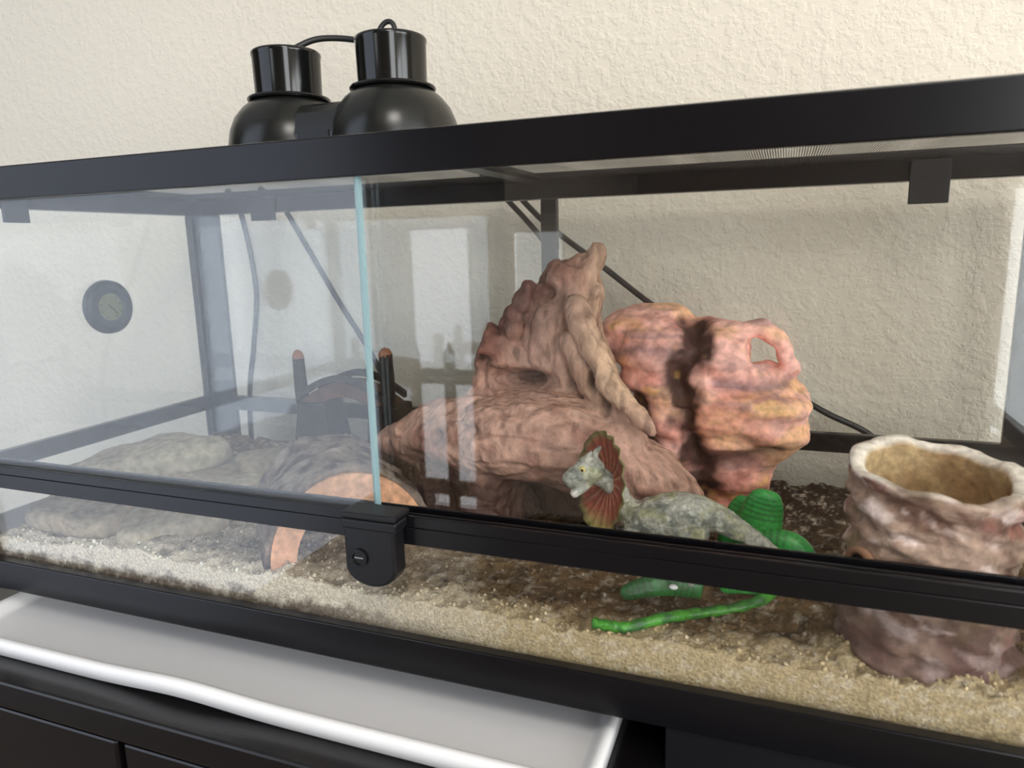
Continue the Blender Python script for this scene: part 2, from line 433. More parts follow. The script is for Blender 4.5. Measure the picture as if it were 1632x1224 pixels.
for x_a, x_b in ((.0, .02), (L-.02, L)):
    boxes('corner_post', [((x_a, .0, .05), (x_b, .024, zt))], M_black, tk, bevel=.002)
boxes('center_post', [((.613, D-.012, .05), (.636, D-.001, zt))], M_black, tk, bevel=.0015)
# panes
boxes('back_pane', [((.012, D-.0165, .045), (L-.012, D-.0125, zt+.01))], M_glass, tk)
boxes('side_pane', [((.0135, .024, .045), (.0175, D-.024, zt+.01))], M_glass, tk)
boxes('side_pane', [((L-.0175, .024, .045), (L-.0135, D-.024, zt+.01))], M_glass, tk)
boxes('front_pane', [((.012, .013, .045), (L-.012, .017, .15))], M_glass, tk)
def door(xa, xb, ya, m):
    d = boxes('sliding_door', [((xa, ya, .1645), (xb, ya+.004, zt+.016))], m, tk)
    boxes('glass_edge', [((xb, ya-.0004, .1645), (xb+.0030, ya+.0046, zt+.016))], M_edge, d)
    boxes('glass_edge', [((xa-.0012, ya, .1645), (xa, ya+.004, zt+.016))], M_edge, d)
door(.022, .581, .0055, M_glassL)
door(.573, 1.19, .0172, M_glass)
for (p, q) in (((.0225, .086, .454), (.0265, .119, HT-.012)), ((.141, D-.0275, .459), (.186, D-.0225, HT-.012)), ((1.053, D-.0275, .446), (1.093, D-.0225, HT-.012))):
    boxes('lid_clip', [(p, q)], M_blackm, tk, bevel=.001)

# lock hung on the edge of the left door
lk = thing('door_lock', 'black plastic lock with keyhole clamped on the door rail', 'lock', (.588, -.012, .109))
bm = bmesh.new()
out2 = [(-.026, .064), (-.026, .016)]
out2 += [(-.026*math.cos(a), .018-.018*math.sin(a)) for a in [math.pi*k/12 for k in range(1, 12)]]
out2 += [(.026, .016), (.026, .064)]
f_ = [bm.verts.new((.588+x, -.022, .109+z)) for x, z in out2]; b_ = [bm.verts.new((.588+x, -.001, .109+z)) for x, z in out2]
bm.faces.new(f_); bm.faces.new(b_[::-1])
for i in range(len(f_)): bm.faces.new((f_[i], b_[i], b_[(i+1) % len(f_)], f_[(i+1) % len(f_)]))
link_mesh('lock_body', to_mesh(bm), M_blackm, lk, bevel=.003)
boxes('lock_cap', [((.561, -.0235, .1735), (.617, .0050, .1795)), ((.561, -.0235, .164), (.617, -.0005, .1735))], M_blackm, lk, bevel=.002)
cy = link_mesh('lock_cylinder', None or (lambda bm: (bm_lathe(bm, [(.0, -.0225), (.0085, -.0225), (.0085, -.0242), (.0065, -.0242), (.0062, -.0228), (.0, -.0228)], (.578, 0, .137), 28, 'y', False), to_mesh(bm))[1])(bmesh.new()), M_collar, lk, smooth=False)
boxes('key_slot', [((.5735, -.0236, .1365), (.5825, -.0227, .1378))], M_chrome, cy)

# ------------------------------------------------------------------ substrate
def sub_h(x, y):
    p = np.stack([x, y, np.zeros_like(x)], 1)
    h = .079 + .026*sstep(.0, .38, y)
    h = h + .0080*fbm(p, 13, 3, 5.) + .0052*fbm(p, 60, 3, 9.) + .0030*fbm(p, 170, 2, 2.)
    h = h - .012*sstep(.25, .05, x)*sstep(.12, .0, y)
    h = h - .010*np.exp(-((x-.62)/.10)**2-((y-.05)/.05)**2)*0
    return h
GNX, GNY = 520, 180
gx = np.linspace(.0185, L-.0185, GNX); gy = np.linspace(.0185, D-.0185, GNY)
X, Y = np.meshgrid(gx, gy); xs, ys = X.ravel(), Y.ravel(); hs = sub_h(xs, ys)
verts = np.stack([xs, ys, hs], 1)
bot = verts.copy(); bot[:, 2] = .021
faces = []
idx = lambda i, j: j*GNX+i
for j in range(GNY-1):
    for i in range(GNX-1): faces.append((idx(i, j), idx(i+1, j), idx(i+1, j+1), idx(i, j+1)))
nv = GNX*GNY
# skirts, several rows on the front face so that the sand layers show their relief
rows = 16; sk = []
vl = verts.tolist()
prev = [idx(i, 0) for i in range(GNX)]
for r_ in range(1, rows+1):
    t = r_/rows; row = []
    for i in range(GNX):
        row.append(len(vl)); zz = hs[i]*(1-t)+.021*t
        vl.append((gx[i], .0185, zz))
    for i in range(GNX-1): faces.append((prev[i+1], prev[i], row[i], row[i+1]))
    prev = row
for col in (0, GNX-1):
    pr = [idx(col, j) for j in range(GNY)]; row = []
    for j in range(GNY): row.append(len(vl)); vl.append((gx[col], gy[j], .021))
    for j in range(GNY-1): faces.append((pr[j], pr[j+1], row[j+1], row[j]))
me = bpy.data.meshes.new('substrate'); me.from_pydata(vl, [], faces); me.update()
V = coords(me)
n1 = fbm(V, 9, 4, 1.); n2 = fbm(V, 45, 4, 3.); n3 = fbm(V, (160, 160, 300), 3, 8.)
sand = np.tile(lin(176, 158, 124), (len(V), 1)); pale = np.tile(lin(212, 202, 184), (len(V), 1))
soil = np.tile(lin(112, 88, 60), (len(V), 1)); dark = np.tile(lin(48, 38, 30), (len(V), 1))
leftness = sstep(.72, .50, V[:, 0]+.08*n1)
c = mixc(sand, pale, leftness)
n4 = fbm(V, (90, 90, 130), 3, 13.)
soilness = sstep(.030, .062, V[:, 1]+.03*n1+.02*n2)*(1-.65*leftness*sstep(.2, .1, V[:, 1]))
c = mixc(c, soil, soilness)
c = mixc(c, dark, sstep(.13, .30, V[:, 1]+.08*n1+.03*n2)*sstep(.35, .55, V[:, 0])*.9)
c = mixc(c, dark, sstep(.15, .45, n4+.35*n2)*.55*sstep(.0186, .03, V[:, 1]))
c = mixc(c, dark, sstep(.20, .42, n4+.3*n2)*.55*sstep(.90, 1.15, V[:, 0]+.2*n1))
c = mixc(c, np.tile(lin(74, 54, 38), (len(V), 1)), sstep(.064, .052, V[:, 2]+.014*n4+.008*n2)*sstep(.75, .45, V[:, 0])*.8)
c = mixc(c, pale, sstep(.15, .5, n3-.3*n2)*.45)
SUBC = c[:GNX*GNY].copy()
set_cols(me, c)
M_sub = vmat('sand_and_soil', .95, .1, .8, 420)
sb = link_mesh('substrate', me, M_sub, origin=(L/2, D/2, .021), smooth=True)
tag(sb, 'loose tan sand and brown soil spread over the tank floor', 'substrate', kind='stuff')
def H(x, y): return float(sub_h(np.array([float(x)]), np.array([float(y)]))[0])

# gravel grains scattered on the sand
bm = bmesh.new(); lay = bm.verts.layers.float_color.new('Col')
GX = np.random.RandomState(5).uniform(.03, 1.19, 3600); GY = .02+np.random.RandomState(6).rand(3600)**1.6*.36; HG = sub_h(GX, GY)
for k in range(3600):
    x, y = GX[k], GY[k]
    r = random.uniform(.0008, .0026)*(1.35 if random.random() < .08 else 1)
    r0 = bmesh.ops.create_icosphere(bm, subdivisions=1, radius=1, matrix=Matrix.Translation((x, max(y, .0185+r*1.2), HG[k]+r*.25)) @ Euler((random.random()*3, random.random()*3, random.random()*3)).to_matrix().to_4x4() @ Matrix.Diagonal((r, r*random.uniform(.6, 1), r*random.uniform(.45, .8), 1)))
    q = SUBC[int(np.clip(np.searchsorted(gy, y), 0, GNY-1))*GNX+int(np.clip(np.searchsorted(gx, x), 0, GNX-1))]
    kf = random.uniform(.55, 1.6); ka = random.choice((0, 0, 0, .04)); cc = tuple(min(.8, float(t)*kf+ka) for t in q)
    for v in r0['verts']: v[lay] = (*cc, 1)
gm = bpy.data.meshes.new('gravel'); bm.to_mesh(gm); bm.free()
gv = link_mesh('gravel', gm, vmat('gravel_grains', .85, .2, .2, 500), origin=(L/2, .1, .08))
tag(gv, 'small mixed gravel grains and chips scattered over the sand', 'gravel', kind='stuff')

# ------------------------------------------------------------------ flat stones at the left end
M_stone = vmat('grey_slate', .85, .25, .5, 90)
def stone(cx, cy_, cz, rx, ry, rz, rot, seed, col, label):
    bm = bmesh.new(); bmesh.ops.create_icosphere(bm, subdivisions=4, radius=1)
    me = to_mesh(bm, 'flat_stone'); V = coords(me)
    th = np.arctan2(V[:, 1], V[:, 0]); rr = np.hypot(V[:, 0], V[:, 1])
    k = 1+.20*np.sin(th*2+seed)+.13*np.sin(th*3+seed*2.3)+.08*np.sin(th*5+seed*1.7)
    zf = np.sign(V[:, 2])*np.abs(V[:, 2])**.55
    xy = V[:, :2]/np.maximum(rr, 1e-6)[:, None]*(rr**.6*k)[:, None]
    V2 = np.stack([xy[:, 0]*rx, xy[:, 1]*ry, zf*rz], 1)
    n = fbm(V2, 28, 4, seed*3.1); V2[:, 2] += n*rz*.30; V2[:, :2] *= (1+.10*fbm(V2, 40, 3, seed))[:, None]
    set_coords(me, V2)
    c = mixc(np.tile(col, (len(V2), 1)), np.tile(tuple(q*.7 for q in col), (len(V2), 1)), sstep(0, .5, fbm(V2, 35, 4, seed+9)))
    c = mixc(c, np.tile(lin(150, 128, 104), (len(V2), 1)), sstep(.1, .5, fbm(V2, 22, 3, seed+4))*.5)
    set_cols(me, c)
    me.transform(Matrix.Translation((cx, cy_, cz)) @ Euler(rot).to_matrix().to_4x4())
    o = link_mesh('flat_stone', me, M_stone, origin=(cx, cy_, cz), smooth=True)
    tag(o, label, 'stone', 'flat stones at the left end of the tank'); return o
sg = lin(166, 156, 136); sd = lin(150, 138, 118); sl = lin(174, 164, 144)
stone(.105, .185, .128, .085, .062, .022, (.10, -.10, .5), 1.2, sg, 'rounded grey-tan stone slab topmost of the pile below the round gauge')
stone(.165, .22, .100, .10, .075, .020, (.0, .06, .2), 2.7, sl, 'long pale flat stone under the topmost slab beside the corner post')
stone(.105, .085, .092, .085, .050, .018, (.14, .0, .15), 4.1, sd, 'flat brownish stone at the far left just behind the front glass')
stone(.235, .095, .090, .072, .048, .017, (.20, .04, -.3), 5.5, sg, 'grey flat stone between the far left stone and the arched half log')
stone(.262, .285, .108, .060, .050, .018, (.05, .12, .9), 7.3, sd, 'flat stone at the back beside the dark bridge ornament')

# ------------------------------------------------------------------ half log hide (arch with orange inside)
M_bark = vmat('grey_bark_resin', .8, .25, .7, 130)
M_orange = vmat('orange_cut_face', .6, .35, .15, 120)
nrm = Vector((.68, -.73, 0)).normalized(); side = Vector((-nrm.y, nrm.x, 0))   # side -> toward right rear
hc = Vector((.493, .092, .078)); R_o, R_i, LEN = .090, .060, .165
hl = thing('half_log_hide', 'arched half log hide with grey bark and pale orange cut end', 'hide', hc)
def arch(ro, ri, t0, t1, nseg, nlen, bulge=0):
    bm = bmesh.new(); G = {}
    for i in range(nlen+1):
        t = t0+(t1-t0)*i/nlen
        for k in range(nseg+1):
            a = math.pi*k/nseg
            for w, r in (('o', ro), ('i', ri)):
                p = hc - nrm*t + side*(r*math.cos(a)) + Vector((0, 0, 1))*(r*1.08*math.sin(a))
                G[w, i, k] = bm.verts.new(p)
    for i in range(nlen):
        for k in range(nseg):
            bm.faces.new((G['o', i, k], G['o', i+1, k], G['o', i+1, k+1], G['o', i, k+1]))
            bm.faces.new((G['i', i, k], G['i', i, k+1], G['i', i+1, k+1], G['i', i+1, k]))
    for i in range(nlen):
        for k in (0, nseg): bm.faces.new((G['o', i, k], G['i', i, k], G['i', i+1, k], G['o', i+1, k]))
    for k in range(nseg):
        for i in (0, nlen): bm.faces.new((G['o', i, k], G['o', i, k+1], G['i', i, k+1], G['i', i, k]))
    return to_mesh(bm, 'arch')
me = arch(R_o+.004, R_o-.004, .004, LEN, 56, 44)
V = coords(me); N = normals(me); d = V-np.array(hc); al = d@np.array(nrm); sd_ = d@np.array(side)
rr = np.hypot(sd_, V[:, 2]-hc.z); outer = sstep(R_o-.001, R_o+.002, rr)
Vn = V + N*(outer*(.007*fbm(V, 45, 4, 2.)+.003*fbm(V, 140, 3, 6.)))[:, None]; set_coords(me, Vn)
c = mixc(np.tile(lin(132, 116, 104), (len(V), 1)), np.tile(lin(70, 58, 52), (len(V), 1)), sstep(-.1, .35, fbm(V, 60, 4, 4.)))
c = mixc(c, np.tile(lin(166, 154, 142), (len(V), 1)), sstep(.15, .5, fbm(V, 38, 3, 14.))*.7); set_cols(me, c)
link_mesh('bark', me, M_bark, hl, smooth=True)
me = arch(R_o-.003, R_i, .0, LEN-.004, 48, 20); V = coords(me)
c = mixc(np.tile(lin(232, 178, 142), (len(V), 1)), np.tile(lin(216, 150, 112), (len(V), 1)), sstep(-.1, .4, fbm(V, (18, 18, 40), 3, 3.)))
set_cols(me, c); link_mesh('cut_wood', me, M_orange, hl, smooth=False)

# ------------------------------------------------------------------ driftwood
M_drift = vmat('weathered_driftwood', .62, .35, .9, 150, (.55, 1, .40), .005)
bm = bmesh.new()
def br(pts, rads, n=6, seg=14): bm_tube(bm, smooth_path(pts, n), interp_rad(rads, n), seg)
br([(.462, .222, .163), (.512, .212, .180), (.566, .194, .197), (.640, .164, .203), (.712, .168, .205), (.767, .170, .186), (.822, .168, .150), (.850, .158, .112)], [.018, .032, .040, .045, .050, .048, .036, .020])
br([(.700, .235, .190), (.700, .238, .262), (.694, .232, .308), (.702, .226, .348), (.710, .223, .378), (.713, .222, .392)], [.060, .055, .047, .040, .031, .024], 6, 18)
br([(.708, .222, .376), (.726, .221, .386), (.737, .22, .398), (.739, .219, .411)], [.020, .017, .011, .005])
br([(.705, .22, .350), (.730, .214, .358), (.744, .212, .366)], [.020, .012, .004])
br([(.672, .222, .262), (.635, .212, .288), (.608, .205, .301)], [.034, .027, .027], 6, 12)
br([(.618, .205, .290), (.612, .200, .255), (.604, .192, .222), (.590, .190, .200)], [.016, .016, .022, .026])
br([(.724, .185, .352), (.735, .170, .332), (.752, .158, .298), (.776, .146, .265), (.803, .138, .243), (.816, .142, .226)], [.010, .013, .0125, .011, .009, .005])
br([(.722, .19, .318), (.745, .176, .275), (.772, .166, .238), (.800, .158, .205)], [.018, .018, .016, .014])
br([(.545, .212, .17), (.538, .222, .125), (.540, .225, .090)], [.032, .032, .034])
br([(.60, .205, .18), (.605, .225, .12), (.62, .24, .08)], [.04, .045, .05])
br([(.80, .19, .16), (.79, .22, .12), (.78, .24, .085)], [.03, .035, .04])
br([(.67, .24, .2), (.70, .26, .14), (.70, .27, .09)], [.05, .05, .05])
br([(.640, .205, .225), (.655, .225, .262), (.668, .23, .275)], [.030, .034, .034])
br([(.480, .222, .160), (.466, .228, .130), (.470, .232, .096)], [.020, .020, .022])
br([(.615, .17, .13), (.64, .145, .112), (.67, .125, .097)], [.03, .020, .012])
br([(.64, .165, .185), (.63, .172, .13), (.635, .175, .088)], [.036, .034, .036])
br([(.498, .196, .190), (.510, .186, .202)], [.014, .010])
for q_, r_q in (((.664, .196, .352), .013), ((.652, .198, .336), .011), ((.646, .20, .322), .012), ((.670, .196, .366), .010), ((.638, .20, .309), .009)): bm_ell(bm, q_, (r_q,)*3)
me = remeshed(bm, .0024, 3)
V = coords(me); N = normals(me)
# hollows and knots pressed into the wood
def dent(c, r, depth):
    # a hollow sunk straight back into the wood
    global V
    w = np.exp(-(((V-np.array(c))/np.array(r))**2).sum(1)*1.4); V = V + np.array((0, 1., .1))*(w*depth)[:, None]; return w
w1 = dent((.690, .182, .359), (.012, .03, .011), .020)
w2 = dent((.664, .178, .263), (.034, .06, .012), .040)
w3 = dent((.574, .150, .204), (.012, .03, .011), .018)
w4 = dent((.620, .135, .222), (.014, .03, .004), .008)
w5 = np.maximum(dent((.748, .155, .272), (.006, .03, .014), .018), dent((.764, .150, .250), (.006, .03, .012), .016))
w7 = np.exp(-(((V-np.array((.650, .20, .335)))@np.array((.78, 0, -.62))/.012)**2)-((V[:, 2]-.345)/.035)**2)
w6 = dent((.612, .180, .288), (.014, .04, .006), .014)
gdir = V.copy()
up_w = sstep(.22, .28, V[:, 2])
gr = up_w*(1-np.abs(fbm(V, (55, 55, 7), 2, 7.))*2.6)+(1-up_w)*(1-np.abs(fbm(V, (8, 50, 50), 2, 9.))*2.6)
V = V + N*(.0075*fbm(V, (22, 40, 22), 4, 3.) - .0016*sstep(.6, 1., gr) + .0014*fbm(V, (110, 110, 110), 3, 7.))[:, None]
set_coords(me, V)
base = np.tile(lin(182, 144, 127), (len(V), 1))
c = mixc(base, np.tile(lin(150, 108, 94), (len(V), 1)), sstep(-.05, .45, fbm(V, (20, 30, 26), 4, 2.)))
c = mixc(c, np.tile(lin(206, 174, 142), (len(V), 1)), sstep(.69, .77, V[:, 0]+.02*fbm(V, 30, 2, 1.))*sstep(.22, .28, V[:, 2])*.75)
c = mixc(c, np.tile(lin(112, 52, 36), (len(V), 1)), np.exp(-(((V-np.array((.604, .205, .302)))/np.array((.036, .06, .030)))**2).sum(1))*.95)
c = mixc(c, np.tile(lin(84, 44, 42), (len(V), 1)), np.clip(np.exp(-(((V-np.array((.668, .20, .368)))/np.array((.018, .05, .022)))**2).sum(1))+w1*.7, 0, 1)*.9)
c = mixc(c, np.tile(lin(64, 46, 40), (len(V), 1)), sstep(.188, .160, V[:, 2]+.030*fbm(V, 25, 3, 5.))*sstep(.78, .70, V[:, 0])*.88)  # lower left: mostly shade painted into the colour, partly darker wood
c = mixc(c, np.tile(lin(92, 62, 52), (len(V), 1)), sstep(.6, 1., gr)*.35)
c = mixc(c, np.tile(lin(58, 44, 44), (len(V), 1)), np.clip(w3+w4*.7+w5*.9+w2*.9+w6*.8, 0, 1)*.85)  # dark knot, plus shade of the hollows and gaps painted in
c = mixc(c, np.tile(lin(86, 50, 46), (len(V), 1)), w7*.8)
c = mixc(c, np.tile(lin(84, 58, 50), (len(V), 1)), sstep(.25, .5, fbm(V, (110, 90, 30), 3, 21.))*.55)
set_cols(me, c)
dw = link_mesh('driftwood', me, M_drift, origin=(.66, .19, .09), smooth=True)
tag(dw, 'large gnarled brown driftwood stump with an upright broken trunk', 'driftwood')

# ------------------------------------------------------------------ red rock hide
M_red = vmat('painted_red_rock_resin', .62, .35, .35, 110)
bm = bmesh.new()
for cc, rr_, ro, ex in (((.838, .315, .115), (.090, .070, .060), 0, .62), ((.835, .310, .165), (.102, .078, .050), .1, .62), ((.860, .308, .212), (.106, .084, .040), -.1, .62),
                    ((.848, .308, .250), (.106, .078, .034), -.10, .7), ((.826, .306, .285), (.092, .074, .036), -.08, .7), ((.776, .318, .306), (.062, .060, .030), .1, .8), ((.862, .30, .232), (.103, .080, .020), 0, .62),
                    ((.862, .308, .302), (.040, .045, .022), -.2, .8)):
    # boxy ellipsoids for the strata
    b2 = bmesh.new(); bm_ell(b2, (0, 0, 0), (1, 1, 1), sub=4)
    for v in b2.verts:
        q = [math.copysign(abs(x)**ex, x) for x in v.co]
        x, y, z = q[0]*rr_[0]*.93, q[1]*rr_[1]*.93, q[2]*rr_[2]
        v.co = Vector((cc[0]+x*math.cos(ro)-z*math.sin(ro)*.6, cc[1]+y, cc[2]+z+x*math.sin(ro)))
    tmp = bpy.data.meshes.new('t'); b2.to_mesh(tmp); b2.free(); bm.from_mesh(tmp); bpy.data.meshes.remove(tmp)
# arch over the see-through hole
bm_tube(bm, smooth_path([(0.89, 0.298, 0.314), (0.907, 0.298, 0.316), (0.924, 0.298, 0.299), (0.938, 0.298, 0.272), (0.942, 0.298, 0.258)], 6), [.009]*25, 12)
rockm = remeshed(bm, .0036, 3)
ro_ = bpy.data.objects.new('rock_tmp', rockm); C.objects.link(ro_)
bm = bmesh.new()
raydir = Vector((-.0232, 1.049, -.1527)).normalized(); p0 = Vector((.908, .30, .287))
hole = [Vector(p) for p in [(0.891, 0.3, 0.305), (0.901, 0.3, 0.309), (0.909, 0.3, 0.305), (0.919, 0.3, 0.294), (0.929, 0.3, 0.273), (0.913, 0.3, 0.276), (0.893, 0.3, 0.27)]]
fa = [bm.verts.new(p-raydir*.2) for p in hole]; fb = [bm.verts.new(p+raydir*.2) for p in hole]
bm.faces.new(fa); bm.faces.new(fb[::-1])
for i in range(len(fa)): bm.faces.new((fa[i], fb[i], fb[(i+1) % len(fa)], fa[(i+1) % len(fa)]))
cm = to_mesh(bm); cut = bpy.data.objects.new('cut_tmp', cm); C.objects.link(cut)
bo = ro_.modifiers.new('b', 'BOOLEAN'); bo.object = cut; bo.operation = 'DIFFERENCE'; bo.solver = 'EXACT'
rm = ro_.modifiers.new('r', 'REMESH'); rm.mode = 'VOXEL'; rm.voxel_size = .0026
sm = ro_.modifiers.new('s', 'SMOOTH'); sm.iterations = 3
me = bpy.data.meshes.new_from_object(ro_.evaluated_get(bpy.context.evaluated_depsgraph_get()))
bpy.data.objects.remove(ro_); bpy.data.objects.remove(cut)
V = coords(me); N = normals(me)
crack = np.array([(.838, .325), (.842, .298), (.820, .267), (.830, .246), (.834, .211), (.842, .175), (.850, .14)])
def seg_dist(P, pl):
    best = np.full(len(P), 9.)
    for a, b in zip(pl[:-1], pl[1:]):
        ab = b-a; t = np.clip(((P-a)@ab)/(ab@ab), 0, 1); best = np.minimum(best, np.linalg.norm(P-(a+t[:, None]*ab), axis=1))
    return best
P2 = V[:, [0, 2]].copy(); P2[:, 0] += .006*fbm(V, 60, 3, 4.)
front = sstep(.32, .27, V[:, 1])
dc = seg_dist(P2, crack); wc = np.exp(-(dc/(.012+.006*fbm(V, 40, 2, 7.)+.006*sstep(.2, .15, V[:, 2])))**2)*front
dc2 = seg_dist(P2, np.array([(.775, .232), (.785, .205), (.79, .17)])); wc2 = np.exp(-(dc2/.013)**2)*front
dc3 = seg_dist(P2, np.array([(.845, .178), (.885, .176), (.93, .186)])); wc3 = np.exp(-(dc3/.010)**2)*front
dc4 = seg_dist(P2, np.array([(.865, .262), (.905, .258), (.95, .262)])); wc4 = np.exp(-(dc4/.006)**2)*front
dc5 = seg_dist(P2, np.array([(.74, .285), (.78, .296), (.815, .292)])); wc5 = np.exp(-(dc5/.009)**2)*front
strat = np.sin((V[:, 2]+.012*fbm(V, 16, 3, 1.)+.10*(V[:, 0]-.84))*2*math.pi/.034)
V = V - N*(wc*.016+wc2*.012+wc3*.010+wc4*.005+wc5*.004)[:, None]
V = V + N*(.006*fbm(V, (14, 14, 30), 4, 12.) + .0026*strat*front + .0024*fbm(V, (50, 50, 120), 3, 3.))[:, None]
set_coords(me, V)
pink = np.tile(lin(234, 178, 164), (len(V), 1))
c = mixc(pink, np.tile(lin(236, 182, 140), (len(V), 1)), sstep(-.1, .4, fbm(V, (16, 16, 40), 4, 6.)))
c = mixc(c, np.tile(lin(200, 128, 112), (len(V), 1)), sstep(.0, .45, fbm(V, (18, 18, 34), 4, 16.))*.7)
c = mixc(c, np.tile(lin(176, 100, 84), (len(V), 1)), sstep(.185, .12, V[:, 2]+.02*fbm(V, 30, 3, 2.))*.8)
c = mixc(c, np.tile(lin(122, 98, 104), (len(V), 1)), np.clip(wc4+.8*wc5+sstep(.25, .5, fbm(V, (22, 22, 90), 3, 31.))*.6, 0, 1)*.75)
c = mixc(c, np.tile(lin(52, 24, 18), (len(V), 1)), np.clip(wc*2.4*(.35+.8*sstep(-.3, .2, fbm(V, 45, 2, 3.)))+wc2*1.3+wc3*.8+1.2*np.exp(-((P2[:, 0]-.842)/.013)**2-((P2[:, 1]-.300)/.014)**2)*front, 0, 1)*.94)
c = mixc(c, np.tile(lin(226, 178, 84), (len(V), 1)), sstep(.3, .55, fbm(V, (34, 34, 60), 3, 41.))*.4*front)
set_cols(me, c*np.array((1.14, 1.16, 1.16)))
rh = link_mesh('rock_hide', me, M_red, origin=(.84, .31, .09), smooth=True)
tag(rh, 'pink and orange layered rock cave with dark cracks and a small hole', 'hide')

# ------------------------------------------------------------------ hollow stump at the right
M_stump = vmat('mottled_stump_resin', .7, .3, .6, 140)
sc = Vector((1.0455, .0855, .074)); NS, NHt = 128, 60
def stump():
    prof = []
    for i in range(NHt+1): prof.append((i/NHt, 0))
    vs = []; fs = []; cols = []
    ring_n = 0
    def ring(r_fn, z_fn, kind):
        nonlocal ring_n
        for k in range(NS):
            a = 2*math.pi*k/NS
            r = r_fn(a); z = z_fn(a); vs.append((sc.x+r*math.cos(a), sc.y+r*math.sin(a)*.97, z)); cols.append(kind)
        ring_n += 1
    rimz = lambda a: .228 + .010*math.sin(a) + .0022*math.sin(3*a+1.) + .0016*math.sin(7*a+.5) - .003*math.cos(a)
    for i in range(NHt+1):
        t = i/NHt
        ring(lambda a: .0605+.0030*math.cos(2*a+.4)-.004*math.sin(math.pi*t)+.0035*(1-t)**2, lambda a: sc.z+(rimz(a)-sc.z)*t, t*.9)
    for dr, dz, kd in ((-.002, .0022, 1.0), (-.007, .0030, 1.0), (-.0125, .0010, 1.0)):
        ring(lambda a: .0605+.0030*math.cos(2*a+.4)+dr, lambda a: rimz(a)+dz, kd)
    for i in range(1, 26):
        t = i/25
        ring(lambda a: .0465+.0030*math.cos(2*a+.4)-.003*t, lambda a: rimz(a)-(rimz(a)-.125)*t, 2.0+t)
    for i in range(ring_n-1):
        for k in range(NS):
            fs.append((i*NS+k, i*NS+(k+1) % NS, (i+1)*NS+(k+1) % NS, (i+1)*NS+k))
    fs.append(tuple((ring_n-1)*NS+k for k in range(NS))); fs.append(tuple(range(NS-1, -1, -1)))
    me = bpy.data.meshes.new('hollow_stump'); me.from_pydata(vs, [], fs); me.update()
    return me, np.array(cols)
me, kd = stump()
V = coords(me); N = normals(me)
out_ = (kd < 1.0)*1.0; ins = (kd >= 2.0)*1.0; rim = ((kd >= 1.0) & (kd < 2.0))*1.0
Vt = V.copy(); Vt[:, 2] += .30*(V[:, 0]-sc.x)
ridges = fbm(Vt, (26, 26, 60), 4, 6.)
lay_ = np.sin((Vt[:, 2]+.020*fbm(V, 20, 3, 8.))*2*math.pi/.023)
V2 = V + N*(out_*(.0085*ridges+.0018*lay_+.003*fbm(Vt, (70, 70, 130), 3, 1.)) + rim*.002*fbm(V, 60, 3, 2.) + ins*.002*fbm(V, 50, 3, 3.))[:, None]
set_coords(me, V2)
c = mixc(np.tile(lin(164, 138, 122), (len(V), 1)), np.tile(lin(104, 76, 64), (len(V), 1)), sstep(-.1, .3, fbm(Vt, (30, 30, 75), 4, 9.)))
c = mixc(c, np.tile(lin(222, 202, 196), (len(V), 1)), sstep(.12, .4, fbm(Vt, (44, 44, 85), 3, 19.))*.85)
c = mixc(c, np.tile(lin(126, 114, 72), (len(V), 1)), sstep(.15, .5, fbm(V, 30, 3, 29.))*.55)
c = mixc(c, np.tile(lin(150, 92, 84), (len(V), 1)), sstep(.2, .5, fbm(V, 40, 3, 39.))*.5)
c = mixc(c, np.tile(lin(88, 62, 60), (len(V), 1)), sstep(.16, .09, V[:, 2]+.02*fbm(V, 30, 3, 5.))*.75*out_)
c = mixc(c, np.tile(lin(232, 222, 208), (len(V), 1)), rim*np.clip(.95-.75*sstep(-.3, -.75, (V[:, 1]-sc.y)/.06)*sstep(-.9, -.5, (V[:, 0]-sc.x)/.06), 0, 1))
inc = mixc(np.tile(lin(190, 164, 122), (len(V), 1)), np.tile(lin(150, 118, 80), (len(V), 1)), sstep(-.1, .4, fbm(V, 24, 3, 7.)))
c = c*(1-ins[:, None])+inc*ins[:, None]
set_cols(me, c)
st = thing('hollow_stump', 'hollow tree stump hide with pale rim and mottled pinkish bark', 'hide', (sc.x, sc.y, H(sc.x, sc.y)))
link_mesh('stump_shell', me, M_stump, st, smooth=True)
bm = bmesh.new()   # knot hole on the left front
kp = Vector((.9925, .050, .158)); kn = Vector((-.80, -.58, .05)).normalized()
pts = []
t1 = kn.cross(Vector((0, 0, 1))).normalized(); t2 = t1.cross(kn)
ringp = [kp+t1*(.012*math.cos(a))+t2*(.010*math.sin(a)) for a in [2*math.pi*k/20 for k in range(21)]]
bm_tube(bm, ringp, .0035, 8)
link_mesh('knot', to_mesh(bm), mat('knot_bark', lin(150, 112, 88), .8, .2, var=.2), st, smooth=True)
bm = bmesh.new(); bm_ell(bm, kp-kn*.003, (.009, .009, .009), sub=3)
link_mesh('knot_hole', to_mesh(bm), mat('knot_dark', (.012, .01, .009), .9, .1), st, smooth=True)

